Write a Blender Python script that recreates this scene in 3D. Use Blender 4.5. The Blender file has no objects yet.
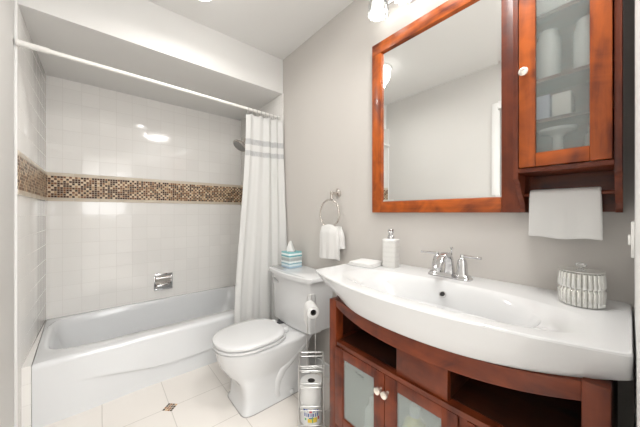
import bpy, bmesh, math, random
from mathutils import Vector, Matrix, noise
random.seed(4)
PI = math.pi
C = bpy.context.scene.collection
S = bpy.context.scene

# ------------------------------------------------------------------ camera, world, light, exposure
H = 1.14
cam_d = bpy.data.cameras.new('camera'); cam = bpy.data.objects.new('camera', cam_d); C.objects.link(cam)
cam.location = (0, 0, H); cam.rotation_euler = (PI/2, 0, -math.radians(40.1))
cam_d.sensor_width = 36; cam_d.lens = 261/640*36; cam_d.shift_y = -1/640; cam_d.clip_start = 0.01
S.camera = cam
w = bpy.data.worlds.new('world'); S.world = w; w.use_nodes = True
w.node_tree.nodes['Background'].inputs[0].default_value = (0.9, 0.95, 1, 1)
w.node_tree.nodes['Background'].inputs[1].default_value = 0.3
S.view_settings.view_transform = 'Standard'; S.view_settings.look = 'None'
S.view_settings.gamma = 1; S.view_settings.use_curve_mapping = False
S.view_settings.exposure = 0.17

def area(name, loc, size, power, rot=(0, 0, 0), col=(1, 1, 1), shape='RECTANGLE', sy=None):
    d = bpy.data.lights.new(name, 'AREA'); d.shape = shape; d.size = size; d.size_y = sy or size
    d.energy = power; d.color = col
    o = bpy.data.objects.new(name, d); C.objects.link(o); o.location = loc; o.rotation_euler = rot
    return o
CEIL = 2.46
HALL_TOP_FILL_W, HALL_LOW_FILL_W, DISC_W, SINK_FILL_W, BULB_W = 52, 11, 4.8, 11, .08
area('hall_top_fill', (0.1, -0.75, CEIL-0.03), 0.9, HALL_TOP_FILL_W, col=(1, 0.98, 0.95))  # fill light added under the hall ceiling, behind the camera
area('hall_low_fill', (0.1, -1.62, 1.5), 0.7, HALL_LOW_FILL_W, rot=(PI/2, 0, 0), col=(.97, .985, 1), sy=.9)  # added low fill from the hall, no window is modelled
area('sink_fill', (0.76, 0.33, CEIL-0.032), 0.34, SINK_FILL_W, col=(1, 0.98, 0.95), shape='DISK')  # added fill light above the sink, out of view
area('dome_lamp', (0.414, 1.485, CEIL-0.158), 0.10, DISC_W, col=(1, 0.97, 0.93), shape='DISK')

# ------------------------------------------------------------------ helpers
def V(*a): return Vector(a)
def finish(bm, smooth=40):
    me = bpy.data.meshes.new('m')
    bmesh.ops.recalc_face_normals(bm, faces=bm.faces[:])
    bm.to_mesh(me); bm.free()
    if smooth:
        me.shade_smooth(); me.set_sharp_from_angle(angle=math.radians(smooth))
    return me
def obj(name, bm, mat, parent=None, smooth=40, label=None, stuff=False):
    if parent is not None:
        off = Vector(parent.location); p = parent.parent
        while p is not None: off += Vector(p.location); p = p.parent
        bmesh.ops.translate(bm, verts=bm.verts[:], vec=-off)
    o = bpy.data.objects.new(name, finish(bm, smooth)); o.data.name = name
    mats = mat if isinstance(mat, (list, tuple)) else [mat]
    for m in mats: o.data.materials.append(m)
    C.objects.link(o)
    if parent is not None: o.parent = parent
    if label: o['label'] = label
    return o
def thing(name, label, cat, loc, group=None):
    o = bpy.data.objects.new(name, None); C.objects.link(o); o.location = loc
    o.empty_display_size = 0.05; o['label'] = label; o['category'] = cat
    if group: o['group'] = group
    return o
def tag(o, label, cat, group=None):
    o['label'] = label; o['category'] = cat
    if group: o['group'] = group
    return o
def struct(name, bm, mat, smooth=30):
    o = obj(name, bm, mat, None, smooth); o['kind'] = 'structure'; return o
def copy_tree(o, parent=None):
    c = o.copy(); C.objects.link(c)
    if parent is not None: c.parent = parent
    for ch in list(o.children): copy_tree(ch, c)
    return c
def merge(dst, src, mi=0):
    me = bpy.data.meshes.new('tmp'); src.to_mesh(me); src.free()
    n = len(dst.faces); dst.from_mesh(me); bpy.data.meshes.remove(me)
    if mi:
        dst.faces.ensure_lookup_table()
        for f in dst.faces[n:]: f.material_index = mi
def NB(): return bmesh.new()
def box(bm, x0, x1, y0, y1, z0, z1, bev=0, seg=2, mi=0, rot=None):
    b = bmesh.new(); bmesh.ops.create_cube(b, size=1)
    for v in b.verts:
        v.co = V(x0+(v.co.x+.5)*(x1-x0), y0+(v.co.y+.5)*(y1-y0), z0+(v.co.z+.5)*(z1-z0))
    if bev: bmesh.ops.bevel(b, geom=b.edges[:], offset=bev, segments=seg, affect='EDGES', profile=0.5)
    if rot is not None:
        c = V((x0+x1)/2, (y0+y1)/2, (z0+z1)/2)
        bmesh.ops.rotate(b, verts=b.verts[:], cent=c, matrix=rot)
    merge(bm, b, mi); return bm
def loft(bm, rings, cap0=True, cap1=True, closed=True, mi=0):
    vr = [[bm.verts.new(p) for p in r] for r in rings]
    n = len(vr[0]); m = n if closed else n-1
    fs = []
    for a, b in zip(vr, vr[1:]):
        for i in range(m):
            j = (i+1) % n
            fs.append(bm.faces.new((a[i], a[j], b[j], b[i])))
    def cap(r):
        c = bm.verts.new(sum((v.co for v in r), Vector())/n)
        for i in range(n): fs.append(bm.faces.new((r[i], r[(i+1) % n], c)))
    if cap0 and closed: cap(vr[0])
    if cap1 and closed: cap(vr[-1])
    for f in fs: f.material_index = mi
    return bm
def frame_for(d):
    d = Vector(d).normalized(); up = V(0, 0, 1) if abs(d.z) < 0.9 else V(1, 0, 0)
    a = d.cross(up).normalized(); return a, d.cross(a).normalized()
def lathe(bm, prof, c, axis=(0, 0, 1), seg=24, cap0=True, cap1=True, rib=0, ribn=0, mi=0):
    ax = Vector(axis).normalized(); a, b = frame_for(ax); c = Vector(c)
    rings = []
    for r, z in prof:
        rr = []
        for i in range(seg):
            t = 2*PI*i/seg; q = r*(1+rib*math.cos(ribn*t)) if ribn else r
            rr.append(c+ax*z+a*(q*math.cos(t))+b*(q*math.sin(t)))
        rings.append(rr)
    return loft(bm, rings, cap0, cap1, True, mi)
def tube(bm, pts, r, seg=8, closed=False, mi=0):
    pts = [Vector(p) for p in pts]; n = len(pts); rings = []; pa = None
    for i, p in enumerate(pts):
        if closed: d = pts[(i+1) % n]-pts[i-1]
        else: d = pts[min(i+1, n-1)]-pts[max(i-1, 0)]
        d.normalize()
        if pa is None: a, _ = frame_for(d)
        else: a = (pa-d*pa.dot(d)).normalized()
        pa = a; b = d.cross(a)
        rad = r[i] if isinstance(r, (list, tuple)) else r
        rings.append([p+a*(rad*math.cos(2*PI*k/seg))+b*(rad*math.sin(2*PI*k/seg)) for k in range(seg)])
    if closed:
        rings.append(rings[0]); loft(bm, rings, False, False)
        bmesh.ops.remove_doubles(bm, verts=bm.verts[:], dist=1e-6)
    else: loft(bm, rings, True, True, True, mi)
    return bm
def prism(bm, poly, axis, a0, a1, bev=0):
    """poly: list of 2D points; axis 'x': (y,z) 'y': (x,z) 'z': (x,y)"""
    b = bmesh.new()
    f = {'x': lambda p, t: V(t, p[0], p[1]), 'y': lambda p, t: V(p[0], t, p[1]), 'z': lambda p, t: V(p[0], p[1], t)}[axis]
    lo = [b.verts.new(f(p, a0)) for p in poly]; hi = [b.verts.new(f(p, a1)) for p in poly]
    b.faces.new(lo); b.faces.new(hi); n = len(poly)
    for i in range(n): b.faces.new((lo[i], lo[(i+1) % n], hi[(i+1) % n], hi[i]))
    if bev: bmesh.ops.bevel(b, geom=b.edges[:], offset=bev, segments=2, affect='EDGES', profile=0.5)
    merge(bm, b); return bm
def sgnpow(v, p): return math.copysign(abs(v)**p, v)
def sm(x): x = max(0, min(1, x)); return x*x*(3-2*x)

# ------------------------------------------------------------------ materials
def mat(name, col=(.8, .8, .8), rough=.5, metal=0, coat=0, trans=0, ior=1.5, emit=0, spec=.5, bump=None, sheen=0, alpha=None):
    m = bpy.data.materials.new(name); m.use_nodes = True; nt = m.node_tree; p = nt.nodes['Principled BSDF']
    I = p.inputs
    I['Base Color'].default_value = (*col, 1); I['Roughness'].default_value = rough; I['Metallic'].default_value = metal
    I['Coat Weight'].default_value = coat; I['Coat Roughness'].default_value = .12
    I['Transmission Weight'].default_value = trans; I['IOR'].default_value = ior; I['Specular IOR Level'].default_value = spec
    I['Sheen Weight'].default_value = sheen
    if emit: I['Emission Color'].default_value = (*col, 1); I['Emission Strength'].default_value = emit
    if bump:
        sc, st, dist = bump
        tc = nt.nodes.new('ShaderNodeTexCoord'); nz = nt.nodes.new('ShaderNodeTexNoise'); nz.inputs['Scale'].default_value = sc; nz.inputs['Detail'].default_value = 3
        bp = nt.nodes.new('ShaderNodeBump'); bp.inputs['Strength'].default_value = st; bp.inputs['Distance'].default_value = dist
        nt.links.new(tc.outputs['Object'], nz.inputs['Vector']); nt.links.new(nz.outputs['Fac'], bp.inputs['Height']); nt.links.new(bp.outputs[0], I['Normal'])
    return m
class G:
    """small node-graph builder"""
    def __init__(s, m): s.nt = m.node_tree; s.L = s.nt.links; s.p = s.nt.nodes['Principled BSDF']
    def n(s, t, **k):
        o = s.nt.nodes.new(t)
        for a, b in k.items(): setattr(o, a, b)
        return o
    def put(s, sock, v):
        if isinstance(v, bpy.types.NodeSocket): s.L.new(v, sock)
        else: sock.default_value = v
    def m(s, op, a, b=0., c=None):
        o = s.n('ShaderNodeMath', operation=op); s.put(o.inputs[0], a); s.put(o.inputs[1], b)
        if c is not None: s.put(o.inputs[2], c)
        return o.outputs[0]
    def xyz(s):
        g = s.n('ShaderNodeNewGeometry'); q = s.n('ShaderNodeSeparateXYZ'); s.L.new(g.outputs['Position'], q.inputs[0]); return q.outputs
    def mix(s, f, a, b):
        o = s.n('ShaderNodeMix', data_type='RGBA'); s.put(o.inputs[0], f)
        for i, v in ((6, a), (7, b)):
            s.put(o.inputs[i], (*v, 1) if isinstance(v, tuple) else v)
        return o.outputs[2]
    def ramp(s, f, stops, const=False):
        o = s.n('ShaderNodeValToRGB'); cr = o.color_ramp
        if const: cr.interpolation = 'CONSTANT'
        while len(cr.elements) < len(stops): cr.elements.new(0.5)
        for e, (t, c) in zip(cr.elements, stops): e.position = t; e.color = (*c, 1)
        s.put(o.inputs[0], f); return o.outputs[0]
    def bump(s, h, st, d, nrm=None):
        o = s.n('ShaderNodeBump'); o.inputs['Strength'].default_value = st; o.inputs['Distance'].default_value = d; s.put(o.inputs['Height'], h)
        if nrm is not None: s.L.new(nrm, o.inputs['Normal'])
        return o.outputs[0]

def grid(g, a, b, su, sv, ou, ov, gw):
    """returns (tile mask, cell random value)"""
    u = g.m('DIVIDE', g.m('SUBTRACT', a, ou), su); v = g.m('DIVIDE', g.m('SUBTRACT', b, ov), sv)
    fu, fv = g.m('FRACT', u), g.m('FRACT', v)
    du = g.m('MULTIPLY', g.m('MINIMUM', fu, g.m('SUBTRACT', 1., fu)), su)
    dv = g.m('MULTIPLY', g.m('MINIMUM', fv, g.m('SUBTRACT', 1., fv)), sv)
    d = g.m('MINIMUM', du, dv)
    mr = g.n('ShaderNodeMapRange'); mr.interpolation_type = 'SMOOTHSTEP'
    g.put(mr.inputs[0], d); mr.inputs[1].default_value = gw*.45; mr.inputs[2].default_value = gw
    cb = g.n('ShaderNodeCombineXYZ'); g.put(cb.inputs[0], g.m('FLOOR', u)); g.put(cb.inputs[1], g.m('FLOOR', v))
    wn = g.n('ShaderNodeTexWhiteNoise', noise_dimensions='2D'); g.L.new(cb.outputs[0], wn.inputs['Vector'])
    return mr.outputs[0], wn.outputs['Value'], wn.outputs['Color']
def tile_mat(name, ax, tile, grout, size, off, gw=.0013, rough=.08, tilt=.012):
    m = mat(name, rough=rough); g = G(m); q = g.xyz()
    k, r, rc = grid(g, q[ax[0]], q[ax[1]], size, size, off[0], off[1], gw)
    t2 = tuple(c*.965 for c in tile)
    g.put(g.p.inputs['Base Color'], g.mix(k, grout, g.mix(r, tile, t2)))
    g.put(g.p.inputs['Roughness'], g.m('SUBTRACT', .6, g.m('MULTIPLY', k, .6-rough)))
    geo = g.n('ShaderNodeNewGeometry'); va = g.n('ShaderNodeVectorMath', operation='SUBTRACT'); g.L.new(rc, va.inputs[0]); va.inputs[1].default_value = (.5, .5, .5)
    vs = g.n('ShaderNodeVectorMath', operation='SCALE'); g.L.new(va.outputs[0], vs.inputs[0]); vs.inputs['Scale'].default_value = tilt
    vb = g.n('ShaderNodeVectorMath', operation='ADD'); g.L.new(geo.outputs['Normal'], vb.inputs[0]); g.L.new(vs.outputs[0], vb.inputs[1])
    vn = g.n('ShaderNodeVectorMath', operation='NORMALIZE'); g.L.new(vb.outputs[0], vn.inputs[0])
    g.put(g.p.inputs['Normal'], g.bump(k, .5, .0012, vn.outputs[0]))
    return m
def mosaic_mat(name, ax, off):
    m = mat(name, rough=.38, spec=.3); g = G(m); q = g.xyz()
    k, r, rc = grid(g, q[ax[0]], q[ax[1]], .0165, .0165, off[0], off[1], .0016)
    # two interleaved sets of chips, light ones on one diagonal and dark ones on the other
    iu = g.m('FLOOR', g.m('DIVIDE', g.m('SUBTRACT', q[ax[0]], off[0]), .0165)); iv = g.m('FLOOR', g.m('DIVIDE', g.m('SUBTRACT', q[ax[1]], off[1]), .0165))
    par = g.m('MODULO', g.m('ABSOLUTE', g.m('ADD', iu, iv)), 2.)
    dark = g.ramp(r, [(0, (.045, .015, .006)), (.4, (.10, .034, .012)), (.72, (.22, .085, .032)), (.93, (.5, .33, .18))], True)
    lite = g.ramp(r, [(0, (.62, .44, .27)), (.28, (.78, .64, .46)), (.56, (.26, .11, .04)), (.78, (.07, .022, .01))], True)
    c = g.mix(par, dark, lite)
    g.put(g.p.inputs['Base Color'], g.mix(k, (.70, .58, .44), c))
    g.put(g.p.inputs['Normal'], g.bump(k, .5, .001))
    return m
def wood_mat(name, axis, c0=(.06, .009, .003), c1=(.19, .036, .009)):
    m = mat(name, rough=.42, coat=.12, spec=.35); g = G(m)
    tc = g.n('ShaderNodeNewGeometry'); mp = g.n('ShaderNodeMapping'); sc = [26, 26, 26]; sc[axis] = 2.6
    mp.inputs['Scale'].default_value = sc; g.L.new(tc.outputs['Position'], mp.inputs['Vector'])
    n1 = g.n('ShaderNodeTexNoise'); n1.inputs['Scale'].default_value = 1; n1.inputs['Detail'].default_value = 6; n1.inputs['Distortion'].default_value = .6
    g.L.new(mp.outputs[0], n1.inputs['Vector'])
    n2 = g.n('ShaderNodeTexNoise'); n2.inputs['Scale'].default_value = 9; n2.inputs['Detail'].default_value = 4; n2.inputs['Distortion'].default_value = 1.2
    g.L.new(tc.outputs['Position'], n2.inputs['Vector'])
    f = g.m('ADD', g.m('MULTIPLY', n1.outputs['Fac'], .55), g.m('MULTIPLY', n2.outputs['Fac'], .5))
    mid = tuple((a+b)/2 for a, b in zip(c0, c1))
    g.put(g.p.inputs['Base Color'], g.ramp(f, [(.38, c0), (.5, mid), (.64, c1)]))
    g.put(g.p.inputs['Normal'], g.bump(n1.outputs['Fac'], .12, .001))
    return m
def grain_pores(*a): pass

WHITE_TILE = (.90, .885, .86); GROUT = (.74, .72, .69)
M = {}
M['ceiling'] = mat('ceiling_paint', (.80, .795, .78), .9, bump=(300, .05, .001))
M['wall'] = mat('greige_wall_paint', (.60, .572, .54), .75, bump=(260, .08, .001))
M['left'] = mat('pale_wall_paint', (.72, .71, .69), .75, bump=(260, .08, .001))
M['endwall'] = mat('white_wall_paint', (.86, .86, .85), .5)
M['trim'] = mat('white_trim_paint', (.86, .86, .85), .35)
M['tile_b'] = tile_mat('tile_back', (0, 2), WHITE_TILE, GROUT, .1085, (-.0035, .035))
M['tile_s'] = tile_mat('tile_side', (1, 2), WHITE_TILE, GROUT, .1085, (.02, .035))
M['mos_b'] = mosaic_mat('mosaic_back', (0, 2), (-.3, 1.2525))
M['mos_s'] = mosaic_mat('mosaic_side', (1, 2), (1.925, 1.2525))
M['pencil'] = mat('beige_liner_tile', (.70, .62, .51), .3, bump=(60, .3, .003))
M['porcelain'] = mat('white_porcelain', (.68, .685, .69), .09, coat=.5)
M['tub'] = mat('white_tub_enamel', (.75, .765, .78), .12, coat=.4)
M['seat'] = mat('white_toilet_seat', (.70, .705, .71), .16)
M['chrome'] = mat('chrome', (.66, .66, .67), .07, 1)
M['nickel'] = mat('brushed_nickel', (.62, .58, .54), .22, 1)
M['wire'] = mat('chrome_wire', (.72, .72, .71), .3, 1)
M['knob'] = mat('knob_metal', (.88, .82, .74), .16, .75)
M['dark'] = mat('dark_gap', (.02, .02, .02), .6)
M['rubber'] = mat('dark_grey_plastic', (.05, .05, .055), .5)
M['wood_v'] = wood_mat('cherry_wood_vertical', 2)
M['wood_h'] = wood_mat('cherry_wood_horizontal', 1)
M['wood_shaded'] = wood_mat('cherry_wood_shaded', 1, (.018, .005, .003), (.055, .014, .006))  # same cherry darkened, compartment shade put into the colour
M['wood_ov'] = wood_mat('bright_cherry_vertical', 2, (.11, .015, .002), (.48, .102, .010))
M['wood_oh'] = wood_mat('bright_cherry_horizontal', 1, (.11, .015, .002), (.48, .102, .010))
M['mirror'] = mat('mirror_silver', (.90, .91, .90), .0, 1)
M['glass_frost'] = mat('frosted_glass', (.82, .88, .86), .20, 0, trans=.82, ior=1.3)
M['glass_hutch'] = mat('obscure_glass', (.90, .92, .91), .19, 0, trans=.97, ior=1.25)
for k_, f_ in (('glass_frost', .12), ('glass_hutch', .13)):
    m_ = M[k_]; nt_ = m_.node_tree; df_ = nt_.nodes.new('ShaderNodeBsdfDiffuse'); df_.inputs[0].default_value = (.66, .74, .71, 1)
    mx_ = nt_.nodes.new('ShaderNodeMixShader'); mx_.inputs[0].default_value = f_
    nt_.links.new(nt_.nodes['Principled BSDF'].outputs[0], mx_.inputs[1]); nt_.links.new(df_.outputs[0], mx_.inputs[2]); nt_.links.new(mx_.outputs[0], nt_.nodes['Material Output'].inputs[0])
M['towel'] = mat('white_terry', (.76, .755, .74), .95, sheen=.3, bump=(900, .6, .002))
M['paper'] = mat('toilet_tissue', (.78, .78, .77), .95, bump=(500, .2, .001))
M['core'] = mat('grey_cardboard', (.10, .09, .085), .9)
M['plastic'] = mat('white_plastic', (.84, .83, .80), .35)
M['white_glaze'] = mat('white_glaze', (.76, .76, .75), .25)
M['bulb'] = mat('frosted_bulb_glow', (1, .97, .92), .5, emit=10)
M['disc'] = mat('led_disc_glow', (1, .98, .95), .5, emit=3)
M['panel'] = mat('fill_diffuser_glow', (1, .98, .95), .5, emit=1.5)  # glow of the added fill light over the sink
M['crystal'] = mat('crystal', (.95, .96, .96), .03, trans=.9, ior=1.5)
def thin_glass():
    m = bpy.data.materials.new('ribbed_clear_glass'); m.use_nodes = True; nt = m.node_tree
    for n in list(nt.nodes): nt.nodes.remove(n)
    out = nt.nodes.new('ShaderNodeOutputMaterial'); mx = nt.nodes.new('ShaderNodeMixShader')
    tr = nt.nodes.new('ShaderNodeBsdfTransparent'); tr.inputs[0].default_value = (.93, .94, .94, 1)
    gl = nt.nodes.new('ShaderNodeBsdfGlossy'); gl.inputs['Roughness'].default_value = .05
    fr = nt.nodes.new('ShaderNodeLayerWeight'); fr.inputs['Blend'].default_value = .45
    nt.links.new(fr.outputs['Facing'], mx.inputs[0]); nt.links.new(tr.outputs[0], mx.inputs[1]); nt.links.new(gl.outputs[0], mx.inputs[2]); nt.links.new(mx.outputs[0], out.inputs[0])
    return m
M['shade'] = thin_glass()
def curtain_mat():
    m = mat('white_curtain_cloth', (.85, .85, .84), .9); g = G(m); q = g.xyz()
    nz = g.n('ShaderNodeTexNoise'); nz.inputs['Scale'].default_value = 60; nz.inputs['Detail'].default_value = 3
    z = g.m('ADD', q[2], g.m('MULTIPLY', g.m('SUBTRACT', nz.outputs['Fac'], .5), .008))
    def band(c, w_):
        return g.m('LESS_THAN', g.m('ABSOLUTE', g.m('SUBTRACT', z, c)), w_)
    s = g.m('ADD', band(1.705, .022), band(1.612, .020))
    fade = g.m('MULTIPLY', s, g.m('ADD', .05, g.m('MULTIPLY', nz.outputs['Fac'], 1.1)))
    g.put(g.p.inputs['Base Color'], g.mix(fade, (.85, .85, .84), (.42, .43, .45)))
    tl = g.n('ShaderNodeBsdfTranslucent'); tl.inputs[0].default_value = (.8, .8, .78, 1)
    mx = g.n('ShaderNodeMixShader'); mx.inputs[0].default_value = .3
    out = g.nt.nodes['Material Output']; g.L.new(g.p.outputs[0], mx.inputs[1]); g.L.new(tl.outputs[0], mx.inputs[2]); g.L.new(mx.outputs[0], out.inputs[0])
    return m
M['curtain'] = curtain_mat()
def tissue_box_mat():
    m = mat('blue_striped_card', rough=.5); g = G(m); q = g.xyz()
    nz = g.n('ShaderNodeTexNoise'); nz.inputs['Scale'].default_value = 35; nz.inputs['Detail'].default_value = 3
    f = g.m('DIVIDE', g.m('SUBTRACT', g.m('ADD', q[2], g.m('MULTIPLY', nz.outputs['Fac'], .018)), .735), .14)
    c = g.ramp(f, [(0, (.38, .54, .66)), (.13, (.72, .82, .85)), (.24, (.22, .43, .52)), (.30, (.80, .86, .86)), (.40, (.40, .45, .46)),
                   (.56, (.62, .66, .64)), (.62, (.12, .38, .42)), (.70, (.80, .88, .88)), (.80, (.20, .47, .50)), (.90, (.75, .85, .86))], True)
    g.put(g.p.inputs['Base Color'], c); return m
M['tissue_box'] = tissue_box_mat()
def floor_mat():
    m = mat('cream_floor_tile', rough=.22); g = G(m); q = g.xyz()
    k, r, rc = grid(g, q[0], q[1], .305, .305, .008, .21, .0024)
    nz = g.n('ShaderNodeTexNoise'); nz.inputs['Scale'].default_value = 4; nz.inputs['Detail'].default_value = 5
    base = g.mix(nz.outputs['Fac'], (.80, .75, .70), (.86, .83, .79))
    c = g.mix(k, (.60, .57, .52), base)
    # diamond mosaic inlay where four tiles meet, every second joint
    def per(a, o):
        t = g.m('DIVIDE', g.m('SUBTRACT', a, o), .61); f = g.m('SUBTRACT', t, g.m('ROUND', t)); return g.m('MULTIPLY', f, .61)
    dx, dy = per(q[0], .313), per(q[1], 1.735)
    u, v = g.m('ADD', dx, dy), g.m('SUBTRACT', dx, dy)
    ins = g.m('LESS_THAN', g.m('MAXIMUM', g.m('ABSOLUTE', u), g.m('ABSOLUTE', v)), .042)
    k2, r2, _ = grid(g, u, v, .021, .021, .0, .0, .0022)
    chip = g.ramp(r2, [(0, (.05, .03, .02)), (.34, (.30, .13, .05)), (.6, (.62, .42, .22)), (.8, (.10, .06, .04))], True)
    g.put(g.p.inputs['Base Color'], g.mix(ins, c, g.mix(k2, (.75, .68, .58), chip)))
    g.put(g.p.inputs['Normal'], g.bump(k, .5, .0012)); return m
M['floor'] = floor_mat()

# ------------------------------------------------------------------ room shell
XL, XR, YB = -.308, 1.21, 2.80
TS = XR-.010            # face of the tile on the right alcove wall
SOF_Y, SOF_Z = 1.934, H+1.025
LP = XL-.008            # painted face of the left wall
b = NB(); box(b, -.6, 1.5, -1.7, 3.1, -.1, 0); struct('floor', b, M['floor'])
b = NB(); box(b, -.6, 1.5, -1.7, 3.1, CEIL, CEIL+.1); struct('ceiling', b, M['ceiling'])
b = NB(); box(b, XR, XR+.12, -.13, YB+.15, 0, CEIL); struct('wall_right', b, M['wall'])
DY0, DY1, DZ = .10, .735, 2.045
b = NB(); box(b, LP-.12, LP, DY1, YB+.15, 0, CEIL); box(b, LP-.12, LP, -.13, DY0, 0, CEIL); box(b, LP-.12, LP, DY0, DY1, DZ, CEIL)
struct('wall_left', b, M['left'])
b = NB(); box(b, LP, XR, YB, YB+.12, 0, CEIL); struct('wall_back', b, M['tile_b'])
EY = -.0083
b = NB(); box(b, .44, XR, -.12, EY, 0, CEIL); box(b, LP, -.22, -.12, EY, 0, CEIL); box(b, -.22, .44, -.12, EY, 2.05, CEIL)
struct('wall_front', b, M['endwall'])
# hall behind the doorway
b = NB(); box(b, -.60, -.55, -1.7, -.13, 0, CEIL); box(b, 1.33, 1.38, -1.7, -.13, 0, CEIL); box(b, -.6, 1.38, -1.7, -1.65, 0, CEIL)
box(b, -.6, LP, -.13, -.12, 0, CEIL)
struct('wall_hall', b, M['endwall'])
# soffit over the tub
b = NB(); box(b, LP, XR, SOF_Y, YB, SOF_Z, CEIL, .0); struct('trim_1', b, M['ceiling'])
# tile facing on the alcove sides
b = NB(); box(b, LP, XL, 1.905, YB, 0, SOF_Z, .002); struct('trim_2', b, M['tile_s'])
b = NB(); box(b, TS, XR, 1.93, YB, 0, SOF_Z, .002); struct('trim_3', b, M['tile_s'])
b = NB(); box(b, LP, XL+.003, 1.897, 1.907, 0, SOF_Z, .003); struct('trim_4', b, M['trim'])
b = NB(); box(b, TS-.002, XR, 1.922, 1.932, 0, SOF_Z, .003); struct('trim_5', b, M['tile_s'])
# mosaic band with beige liners
Z0, Z1 = 1.2525, 1.4175
def band(n, x0, x1, y0, y1, m, long_axis):
    b = NB(); box(b, x0, x1, y0, y1, Z0, Z1); struct('trim_%d' % n, b, m)
    b = NB()
    for za, zb in ((Z0-.026, Z0), (Z1, Z1+.026)):
        q = (x0, x1, y0, y1); p = 0
        a0, a1 = (q[0], q[1]) if long_axis == 'x' else (q[2], q[3])
        while a0 < a1-.001:
            ae = min(a0+.15, a1)
            if long_axis == 'x': box(b, a0, ae-.001, y0-.003, y1, za, zb-.001, .0035)
            else:
                xx0, xx1 = (x0, x1+.003) if x0 < 0 else (x0-.003, x1)
                box(b, xx0, xx1, a0, ae-.001, za, zb-.001, .0035)
            a0 = ae
    struct('trim_%d' % (n+1), b, M['pencil'])
band(6, XL+.001, TS-.001, YB-.004, YB+.002, M['mos_b'], 'x')
band(8, XL-.002, XL+.004, 1.905, YB-.004, M['mos_s'], 'y')
band(10, TS-.004, TS+.002, 1.93, YB-.004, M['mos_s'], 'y')
# door in the left wall, seen in the mirror
b = NB()
box(b, LP-.001, LP+.014, DY1, DY1+.065, 0, DZ+.065, .004); box(b, LP-.001, LP+.014, DY0-.065, DY0, 0, DZ+.065, .004); box(b, LP-.001, LP+.014, DY0, DY1, DZ, DZ+.065, .004)
struct('trim_12', b, M['trim'])
b = NB(); box(b, LP-.05, LP-.015, DY0+.003, DY1-.003, .01, DZ-.003, .002)
for z0, z1 in ((.2, .95), (1.1, 1.9)):
    box(b, LP-.018, LP-.010, DY0+.12, DY1-.12, z0, z1, .003)
struct('door_1', b, M['trim'])
# baseboard on the left wall and the vanity wall
b = NB(); box(b, LP, LP+.012, .80, 1.896, 0, .09, .003); struct('baseboard_left', b, M['trim'])
b = NB(); box(b, XR-.012, XR, .90, 1.92, 0, .09, .003); struct('baseboard_right', b, M['trim'])

# ------------------------------------------------------------------ bathtub
TF, TBK, TZ = 2.0, YB-.003, .345
t = thing('bathtub', 'white built-in bathtub with embossed apron below the tiled alcove', 'bathtub', ((XL+TS)/2, 2.4, 0))
x0, x1 = XL+.002, TS-.002
SK = .034
b = NB(); N = 72
cx, cy = (x0+x1)/2, 2.41
def sq(cx, cy, a, bb, n, z, N=N, sx=0):
    out = []
    for i in range(N):
        th = 2*PI*i/N; c, s = math.cos(th), math.sin(th)
        out.append(V(cx+a*sgnpow(c, 2/n)+sx, cy+bb*sgnpow(s, 2/n), z))
    return out
def rect_ring(xa, xb, ya, yb, z, r=.0):
    """rectangle sampled at the same angles as the superellipse, as its limit"""
    out = []; cx_, cy_ = (xa+xb)/2, (ya+yb)/2; a, bb = (xb-xa)/2, (yb-ya)/2
    for i in range(N):
        th = 2*PI*i/N; c, s = math.cos(th), math.sin(th)
        k = 1/max(abs(c), abs(s)); out.append(V(cx_+a*c*k, cy_+bb*s*k, z))
    return out
rings = [rect_ring(x0, x1, TF, TBK, TZ-.03), rect_ring(x0, x1, TF+.0005, TBK, TZ-.022), rect_ring(x0, x1, TF+.004, TBK, TZ-.011), rect_ring(x0+.001, x1-.001, TF+.011, TBK, TZ-.004), rect_ring(x0+.002, x1-.002, TF+.02, TBK, TZ-.001), rect_ring(x0+.004, x1-.004, TF+.03, TBK-.002, TZ)]
A, B_ = (x1-x0)/2-.034, .330
cyb = 2.438
for k, (da, z) in enumerate(((0, TZ), (.008, TZ-.003), (.016, TZ-.012), (.03, TZ-.06), (.05, TZ-.15), (.075, TZ-.24), (.11, TZ-.275), (.2, TZ-.285))):
    rings.append(sq(cx-.006, cyb, A-da*1.1, B_-da*.55, 7-k*.4, z))
def skew(p): return V(p.x+SK*(1-sm(0))*max(0, min(1, (TBK-p.y)/(TBK-TF)))*max(0, (x1-p.x)/(x1-x0)), p.y, p.z)
rings = [[skew(p) for p in r] for r in rings]
loft(b, rings, False, True)
# apron with a raised panel edge
nx, prof = 60, [TZ-.03, TZ-.04, TZ-.06, .22, .17, .15, .14, .135, .13, .125, .12, .115, .11, .10, .09, .06, 0]
def apron_y(x, z):
    u = (x-x0)/(x1-x0)
    edge = .118+.075*sm((.42-u)/.35)+.03*sm((u-.6)/.4)
    depth = .022*sm((u-.10)/.25)
    y = TF
    return y+.012*(TZ-z)/TZ+depth*sm((edge+.004-z)/.009)
zs = [TZ-.03, TZ-.036]+[TZ-.04-(TZ-.04)*i/48 for i in range(49)]
loft(b, [[skew(V(x0+(x1-x0)*i/nx, apron_y(x0+(x1-x0)*i/nx, z), z)) for i in range(nx+1)] for z in zs], closed=False)
loft(b, [[skew(V(x0, TF, TZ-.03)), skew(V(x0, TBK, TZ-.03))], [skew(V(x0, TF, 0)), skew(V(x0, TBK, 0))]], closed=False)
obj('tub_shell', b, M['tub'], t, 50)
b = NB(); lathe(b, [(.0, 0), (.03, 0), (.033, .004), (.0, .005)][0:3], (x1-.35, cyb, TZ-.284), seg=20); obj('drain', b, M['chrome'], t)
b = NB(); lathe(b, [(.035, 0), (.036, -.006), (.02, -.012)], (x1-.135, cyb, TZ-.10), axis=(1, 0, .25), seg=20); obj('overflow_plate', b, M['chrome'], t)

b = NB(); prism(b, [(XL, TF+.004), (XL+SK, TF+.004), (XL+.001, TBK)], 'z', 0, TZ-.001); struct('trim_14', b, M['tile_s'])
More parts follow.
